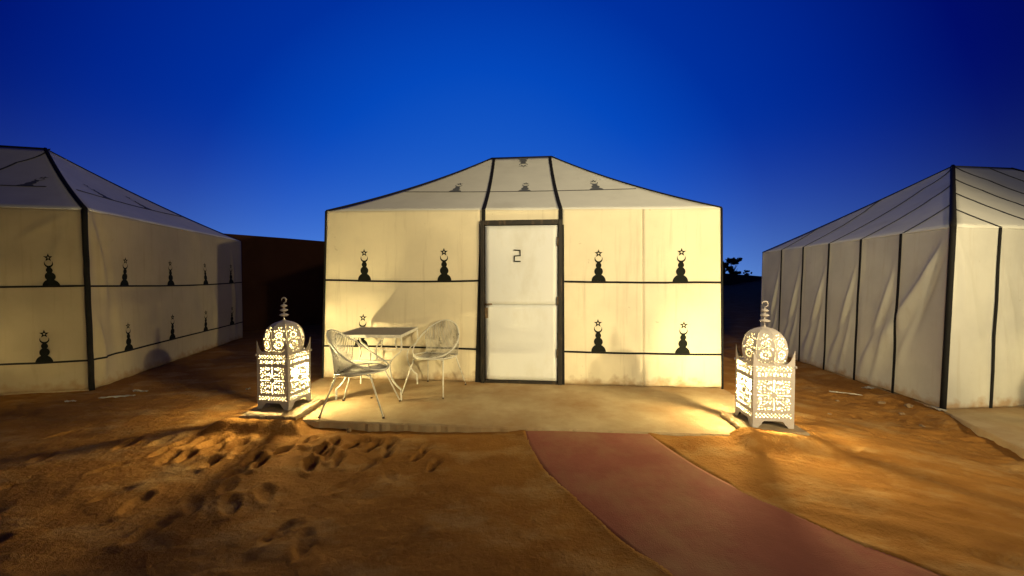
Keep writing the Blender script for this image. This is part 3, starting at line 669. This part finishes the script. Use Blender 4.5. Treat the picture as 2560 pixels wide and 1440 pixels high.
def side_mesh():
    h = []; c = LW / 2
    for k in range(10):
        x = .030 + k * .0317
        for zz in (.541, .513, .126, .098): h.append(ell(x, zz, .0068, .0068, 0, 7))
        if k < 9:
            for zz in (.527, .112): h.append(ell(x + .0158, zz, .0066, .0078, 0, 7))
    for k in range(5):
        x = c + (k - 2) * .062
        h.append([(x - .014, .489), (x - .006, .474), (x - .014, .459), (x - .005, .456), (x, .463), (x + .005, .456), (x + .014, .459), (x + .006, .474), (x + .014, .489), (x + .005, .492), (x, .485), (x - .005, .492)])
        if k < 4: h.append(ell(x + .031, .474, .0065, .013))
    cz = .292
    for sx, sz in ((1, 0), (-1, 0), (0, 1), (0, -1)):
        if sx: x0, x1 = sorted((c + sx * .028, c + sx * .138)); h.append(rect(x0, cz - .006, x1, cz + .006))
        else: z0, z1 = sorted((cz + sz * .028, cz + sz * .133)); h.append(rect(c - .006, z0, c + .006, z1))
    for sx in (1, -1):
        for sz in (1, -1):
            Q = []
            Q.append(arc(.040, .108, .0145, .0062, -40, 190)); Q.append(arc(.045, .067, .0145, .0062, 140, 370))
            Q.append(arc(.108, .040, .0145, .0062, 260, 490)); Q.append(arc(.067, .045, .0, .0001, 0, 1) if False else ell(.078, .050, .009, .006, .6))
            Q.append(ell(.080, .080, .011, .007, R(45))); Q.append(ell(.101, .101, .008, .006, R(45))); Q.append(ell(.122, .120, .0085, .0085))
            Q.append(ell(.124, .095, .0065, .006)); Q.append(ell(.095, .124, .0065, .006)); Q.append(ell(.074, .110, .008, .0055, R(60))); Q.append(ell(.108, .074, .010, .0055, R(10)))
            Q.append(ell(.022, .022, .006, .006, 0, 6)); Q.append(ell(.020, .048, .0045, .009)); Q.append(ell(.050, .020, .011, .0045)); Q.append(ell(.136, .066, .0045, .007)); Q.append(ell(.076, .024, .007, .005))
            Q.append(ell(.040, .108, .0045, .0045, 0, 6)); Q.append(ell(.108, .040, .0045, .0045, 0, 6)); Q.append(ell(.068, .130, .0055, .005))
            h += [[(c + sx * x, cz + sz * z) for x, z in q] for q in Q]
    out = [(0, 0), (.046, 0), (.056, .018), (.072, .030), (.082, .050), (.098, .062), (LW - .098, .062), (LW - .082, .050), (LW - .072, .030), (LW - .056, .018), (LW - .046, 0), (LW, 0),
           (LW, LH + .125), (LW - .006, LH + .112), (LW - .020, LH + .068), (LW - .036, LH + .034), (LW - .062, LH + .008), (LW - .075, LH), (.075, LH), (.062, LH + .008), (.036, LH + .034), (.020, LH + .068), (.006, LH + .112), (0, LH + .125)]
    return cut_sheet(out, h, .0012, 'side_panel')
DP = smooth_pts([(.160, LH), (.171, .62), (.176, .675), (.170, .73), (.152, .785), (.120, .83), (.078, .858), (.036, .872), (.012, .880)], 4)
DS = [0.0]
for i in range(1, len(DP)): DS.append(DS[-1] + float(np.linalg.norm(DP[i] - DP[i - 1])))
DR = [p[0] for p in DP]; DZ = [p[1] for p in DP]; T8 = math.tan(math.pi / 8)
def gore_mesh():
    def hwid(s): return np.interp(s, DS, DR) * T8 * .985
    h = []
    def ros(s0, r, n, pet):
        for k in range(n):
            a = 2 * math.pi * k / n; h.append(ell(r * .68 * math.cos(a), s0 + r * .68 * math.sin(a), r * .26, pet, a, 7))
    ros(.082, .050, 12, .0062); h.append(ell(0, .082, .006, .006, 0, 6))
    ros(.182, .040, 10, .0055); h.append(ell(0, .182, .005, .005, 0, 6))
    for sx in (-1, 1):
        h.append(ell(sx * .048, .030, .007, .006)); h.append(ell(sx * .030, .018, .006, .005)); h.append(ell(sx * .052, .137, .006, .010)); h.append(ell(sx * .022, .139, .005, .006)); h.append(ell(sx * .038, .147, .0045, .005))
        h.append(ell(sx * .022, .228, .006, .007)); h.append(ell(sx * .042, .222, .0045, .008)); h.append(ell(sx * .012, .262, .0045, .009))
    h.append(ell(0, .016, .008, .005)); h.append(ell(0, .243, .005, .007))
    ss = np.linspace(0, DS[-1], 26); out = [(hwid(s), s) for s in ss] + [(-hwid(s), s) for s in ss[::-1]]
    me = cut_sheet(out, h, .001, 'dome_panel')
    for v in me.vertices:
        x, s, e = v.co; r = float(np.interp(s, DS, DR)); z = float(np.interp(s, DS, DZ))
        s2 = min(s + .004, DS[-1]); s1 = max(s2 - .008, 0); tr_ = np.interp(s2, DS, DR) - np.interp(s1, DS, DR); tz = np.interp(s2, DS, DZ) - np.interp(s1, DS, DZ); q = math.hypot(tr_, tz) or 1
        v.co = (r + tz / q * e, x, z - tr_ / q * e)
    return me
side_me = side_mesh(); gore_me = gore_mesh()
for m_, inner in ((side_me, lambda p: p.normal.z < -.5), (gore_me, lambda p: p.normal.dot(Vector((p.center.x, 0, (p.center.z - .68) * .8))) < 0 and abs(p.normal.y) < .3)):
    m_.materials.clear(); m_.materials.append(M_white); m_.materials.append(M_dim_inner if m_ is side_me else M_inner)
    for p in m_.polygons: p.material_index = 1 if inner(p) else 0
def make_lantern(label):
    t = empty('lantern', label, 'lantern', group='lit pierced metal lanterns'); c = LW / 2
    for k in range(4):
        o = meobj('side_panel', side_me, None, t); a = k * math.pi / 2
        # panel local: x along width, y up -> stand it up facing outwards
        Mx = Matrix.Rotation(a, 4, 'Z') @ Matrix.Translation((-c, -c, 0)) @ Matrix.Rotation(math.pi / 2, 4, 'X')
        o.matrix_local = Mx
    for k in range(8):
        o = meobj('dome_panel', gore_me, None, t); o.matrix_local = Matrix.Rotation(k * math.pi / 4 + math.pi / 8, 4, 'Z')
    for k in range(4):
        b = MB(); a = R(45 + 90 * k); b.lathe([(0, -.013), (.007, -.010), (.0095, 0), (.007, .010), (0, .013)], 8, (math.cos(a) * (c + .005) * 1.414, math.sin(a) * (c + .005) * 1.414, LH - .02))
        b.obj('rim_ball', M_white, t, True)
    b = MB(); n = 32
    v = [(.158 * math.cos(2 * math.pi * k / n), .158 * math.sin(2 * math.pi * k / n), LH - .002) for k in range(n)]
    for k in range(n):
        a = 2 * math.pi * k / n; x, y = math.cos(a), math.sin(a); q = (c - .003) / max(abs(x), abs(y)); v.append((x * q, y * q, LH - .002))
    b.add(v, [(k, n + k, n + (k + 1) % n, (k + 1) % n) for k in range(n)]); b.obj('top_plate', M_white, t, False, .002)
    b = MB(); b.box((0, 0, .0635), (LW - .006, LW - .006, .003)); b.obj('floor_plate', M_dim_inner, t)
    b = MB(); b.tube([(0, 0, .87), (0, 0, 1.055)], .0055, 8); b.lathe([(.016, .872), (.014, .882), (.006, .895)], 12); fin = b.obj('finial', M_white, t, True)
    for z, r_ in ((.935, .043), (.985, .037), (1.030, .031)):
        d = MB(); r_ *= 1.06; d.lathe([(0, -.019), (r_ * .55, -.013), (r_ * .9, -.004), (r_, 0), (r_ * .9, .004), (r_ * .55, .013), (0, .019)], 18, (0, 0, z)); d.obj('disc', M_white, fin, True)
    d = MB(); d.tube([(.026 * math.cos(R(a)), 0, 1.088 + .026 * math.sin(R(a))) for a in range(-110, 200, 14)], [.002 + .006 * math.sin(math.pi * i / 22) for i in range(23)], 6); d.obj('crescent', M_white, fin, True)
    b = MB(); b.lathe([(0, 0), (.03, 0), (.03, .006), (.016, .01), (.016, .22), (.0, .222)], 12, (0, 0, .066)); b.obj('lamp_holder', M_soc, t, True)
    b = MB(); b.lathe([(.003, -.052), (.022, -.036), (.036, -.010), (.036, .012), (.024, .033), (.002, .042)], 14, (0, 0, .33)); b.obj('bulb', M_bulb, t, True)
    return t
def clone(root, label, loc, rz):
    r = root.copy(); col.objects.link(r); r.location = loc; r.rotation_euler = (0, 0, rz); r['label'] = label
    for ch in list(root.children):
        c = ch.copy(); col.objects.link(c); c.parent = r
        for g_ in ch.children:
            d = g_.copy(); col.objects.link(d); d.parent = c
    return r
lan = make_lantern('glowing white pierced lantern beside the wire chairs, left of the tent door')
lan.location = (-2.372, 4.152, .131); lan.rotation_euler = (0, 0, R(-9))
lan2 = clone(lan, 'glowing white pierced lantern on the block nearest the right-hand tent', (2.33, 3.68, .121), R(-6))
lanL = clone(lan, 'lantern in front of the left tent, outside the frame', (-6.9, 3.5, .02), R(-20))
lanR = clone(lan, 'lantern in front of the right tent, outside the frame', (6.35, 3.62, -.098), R(5))
for L_, dx, dy in ((lan, .09, .045), (lan2, -.085, .055), (lanL, 0, 0), (lanR, 0, 0)):
    for ch in L_.children:
        if ch.name.split('.')[0] in ('bulb', 'lamp_holder'): ch.location.x = dx; ch.location.y = dy
        if L_ in (lanL, lanR) and ch.name.startswith('bulb'): ch.data = ch.data.copy(); ch.data.materials[0] = M_bulb_dim
b1 = slab('plinth', [(-2.62, 3.80), (-2.05, 3.765), (-2.07, 4.33), (-2.62, 4.36)], -.2, .13, M_plinth, .010, None, 8); tag(b1, 'concrete block under the lantern beside the wire chairs', 'block', 'lantern blocks')
b2 = slab('plinth', [(2.02, 3.42), (2.56, 3.40), (2.60, 3.93), (2.06, 3.93)], -.3, .12, M_plinth, .010, None, 9); tag(b2, 'concrete block under the lantern nearest the right-hand tent', 'block', 'lantern blocks')

# ------------------------------------------------------------------ wire chairs
def make_chair(label):
    t = empty('wire_chair', label, 'chair', group='wire chairs on the platform')
    # tilted hoop: high at the back (-x), low at the front (+x)
    def hoop(a): return (-.035 + .30 * math.cos(a), .272 * math.sin(a), .600 - .195 * math.cos(a) + .03 * math.cos(2 * a))
    b = MB(); b.tube([hoop(2 * math.pi * k / 44) for k in range(44)], .0085, 8, closed=True); b.obj('hoop', M_chair, t, True)
    xb, yb, zs = -.185, .225, .415
    def seat_front(y): return .265 * math.sqrt(max(0, 1 - (y / .255) ** 2))
    fr_ = [(xb, -yb, zs), (xb, yb, zs)] + [(.265 * math.sin(R(a)) if a > 0 else 0, .255 * math.cos(R(a)), zs + .01) for a in range(0, 181, 12)]
    b = MB(); b.tube(fr_, .0075, 8, closed=True); b.obj('seat_frame', M_chair, t, True)
    b = MB(); n = 26
    for k in range(n):
        y = -yb + 2 * yb * (k + .5) / n; a = math.pi + (-.98 + 1.96 * (k + .5) / n) * -1.12
        p = hoop(a); q = (xb, y, zs); m_ = ((p[0] + q[0]) / 2 - .012, (p[1] + q[1]) / 2, (p[2] + q[2]) / 2)
        b.tube([p, m_, q], .0050, 5)
    o = b.obj('backrest', M_cord, t, True); o['kind'] = 'stuff'
    b = MB(); n = 24
    for k in range(n):
        y = -.235 + .47 * (k + .5) / n; x1 = seat_front(y); yb_ = y * yb / .245
        b.tube([(xb, yb_, zs), ((xb + x1) / 2, y, zs - .022 + .004 * random.uniform(-1, 1)), (x1, y, zs + .008)], .0045, 5)
    o = b.obj('seat', M_cord, t, True); o['kind'] = 'stuff'
    for sx, sy in ((1, 1), (1, -1), (-1, 1), (-1, -1)):
        b = MB(); b.tube([(sx * .165 - .01, sy * .19, zs), (sx * .185 - .01, sy * .20, .36), (sx * .315, sy * .270, .006)], [.0085, .0085, .0075], 8)
        l_ = b.obj('leg', M_chair, t, True)
        b = MB(); b.lathe([(0, 0), (.013, 0), (.013, .010), (.008, .018), (0, .018)], 8, (sx * .315, sy * .270, .0)); b.obj('foot', M_lock, l_)
    b = MB(); b.tube([(.155, -.19, .385), (-.175, .19, .385)], .006, 6); b.tube([(.155, .19, .392), (-.175, -.19, .392)], .006, 6); b.obj('cross_brace', M_chair, t, True)
    return t
ch1 = make_chair('worn white wire chair in front of the table, its back to the left lantern')
ch1.location = (-1.565, 4.145, .081); ch1.rotation_euler = (0, 0, R(-1))
ch2 = clone(ch1, 'worn white wire chair right of the table, nearest the door', (-.945, 4.875, .081), R(-107))

# ------------------------------------------------------------------ table
tb = empty('table', 'square white metal table with grey top between the two wire chairs', 'table', (-1.60, 4.80, .081), R(-1.5))
hw, hd, ht = .37, .355, .735
b = MB(); b.box((0, 0, ht - .008), (2 * hw - .03, 2 * hd - .03, .010)); b.obj('table_top', M_ttop, tb)
b = MB()
for c_, d_ in (((0, -hd, ht - .016), (2 * hw + .012, .014, .034)), ((0, hd, ht - .016), (2 * hw + .012, .014, .034)), ((-hw, 0, ht - .016), (.012, 2 * hd - .016, .033)), ((hw, 0, ht - .016), (.012, 2 * hd - .016, .033))): b.box(c_, d_)
b.obj('rim', M_chair, tb)
prof = smooth_pts([(0, .70), (.0, .56), (.075, .49), (.125, .42), (.125, .32), (.10, .235), (.06, .175), (.005, .125)], 4) + [np.array((0., 0.))]
brace = smooth_pts([(.20, .70), (.265, .62), (.285, .53), (.262, .455)], 5)
for sx in (-1, 1):
    for sy in (-1, 1):
        y = sy * (hd - .012)
        b = MB(); b.tube([(sx * (hw - p[0]), y, p[1]) for p in prof], 0, flat=(.014, .006, (0, 1, 0))); l_ = b.obj('leg', M_chair, tb)
        b = MB(); b.tube([(sx * (hw - p[0]), y, p[1]) for p in brace], 0, flat=(.012, .005, (0, 1, 0))); b.obj('scroll', M_chair, l_)
for sy in (-1, 1):
    b = MB(); b.tube([(-hw + .122, sy * (hd - .012), .445), (hw - .122, sy * (hd - .012), .445)], 0, flat=(.010, .006, (0, 1, 0))); b.obj('stretcher', M_chair, tb)

# ------------------------------------------------------------------ stones, scraps, pebbles
def stone(name, label, loc, s, seed, m=M_stone, group=None, cat='stone'):
    rr = random.Random(seed); bm = bmesh.new(); bmesh.ops.create_icosphere(bm, subdivisions=2, radius=1)
    for v in bm.verts: v.co *= 1 + rr.uniform(-.22, .18); v.co.x *= s[0]; v.co.y *= s[1]; v.co.z *= s[2]
    me = bpy.data.meshes.new(name); bm.to_mesh(me); bm.free(); o = meobj(name, me, m); o.location = loc; o.rotation_euler = (0, 0, rr.uniform(0, 6))
    return tag(o, label, cat, group)
def gz(x, y): return float(ground_z(np.array([x]), np.array([y]))[0])
stone('pebble', 'pale pebble on the platform under the table', (-1.60, 4.52, .088), (.012, .010, .009), 1, cat='pebble')
stone('stone', 'pale stone lying against the front edge of the platform', (-1.53, 3.72, gz(-1.53, 3.72) + .012), (.028, .022, .022), 2)
for i, (x, y, s_, lab) in enumerate([(4.86, 4.86, .06, 'largest rubble stone, close to the front corner of the right tent'), (4.72, 5.06, .045, 'rubble stone just behind the largest one beside the right tent'),
        (4.62, 4.70, .035, 'small brown stone by the corner of the right tent platform'), (4.30, 5.25, .03, 'small stone in mid strip between right lantern and right tent wall'),
        (4.50, 4.35, .03, 'stone lying nearest the viewer beside the right platform edge'), (3.85, 5.6, .025, 'tiny stone farthest back between centre tent and right tent'), (3.6, 4.5, .02, 'tiny stone on the sand just right of the right lantern')]):
    stone('stone', lab, (x, y, gz(x, y) + s_ * .12), (s_, s_ * .75, s_ * .45), 20 + i, group='rubble beside the right tent')
def scrap(label, loc, L_, W2, rz, seed):
    rr = random.Random(seed); P = np.zeros((4, 9, 3))
    for i in range(4):
        for j in range(9): P[i, j] = ((j / 8 - .5) * L_, (i / 3 - .5) * W2 * (1 - .5 * rr.random()), .012 + .02 * rr.random())
    o = grid_obj('scrap', P, M_scrap, False, .002); o.location = loc; o.rotation_euler = (0, 0, rz); return tag(o, label, 'litter', 'litter on the sand')
for i, (x, y, l_, w_, rz, lab) in enumerate([(-5.15, 4.63, .10, .05, .2, 'small white scrap nearest the left tent corner'), (-4.80, 4.83, .34, .07, .3, 'longest white scrap lying on the dark sand left of the lantern'), (-4.76, 5.09, .22, .05, -.2, 'white scrap farthest back beside the left tent wall'),
        (-3.40, 5.12, .05, .04, .5, 'tiny white scrap just left of the left lantern'), (4.72, 5.42, .62, .035, -.55, 'long thin pale plastic strip beside the right tent'), (4.98, 5.55, .16, .10, .3, 'crumpled pale plastic scrap beside the right tent wall'), (5.02, 4.66, .16, .10, 1.2, 'pale torn cloth at the foot of the right tent corner')]):
    scrap(lab, (x, y, gz(x, y)), l_, w_, rz, i)

# ------------------------------------------------------------------ camp lamps and added fill lamp on poles (behind the camera)
def pole_lamp(label, pos, aim, watts, size, colr, soft):
    lp = empty('lamp_post', label, 'lamp post', (pos[0], pos[1], 0), group='camp lamps'); h = pos[2]
    b = MB(); b.tube([(0, -.14, -.3), (0, -.14, h + .28)], .03, 10); b.tube([(0, -.14, h + .26), (0, 0, h + .25), (0, 0, h + .17)], .012, 8); b.obj('pole', M_soc, lp, True)
    b = MB(); b.lathe([(.02, h + .18), (.16, h + .14), (.17, h + .12), (.15, h + .13), (.0, h + .16)], 20); b.obj('lamp_shade', M_soc, lp, True)
    ld = bpy.data.lights.new('pole_lamp', 'SPOT'); ld.energy = watts; ld.color = colr; ld.shadow_soft_size = soft; ld.spot_size = R(size); ld.spot_blend = .85
    lo = bpy.data.objects.new('pole_lamp', ld); col.objects.link(lo); lo.parent = lp; lo.location = (0, 0, h)
    lo.rotation_euler = (Vector(aim) - Vector(pos)).to_track_quat('-Z', 'Y').to_euler()
pole_lamp('camp lamp on a pole behind the viewer to the right, outside the frame', *CAMP_A, LAMP_COL, .10)
pole_lamp('camp lamp on a pole just behind the viewer, outside the frame', *CAMP_B, LAMP_COL, .15)
pole_lamp('added fill lamp on a taller pole far behind the viewer on the left, outside the frame', *FILL_C, (1.0, .90, .68), .3)
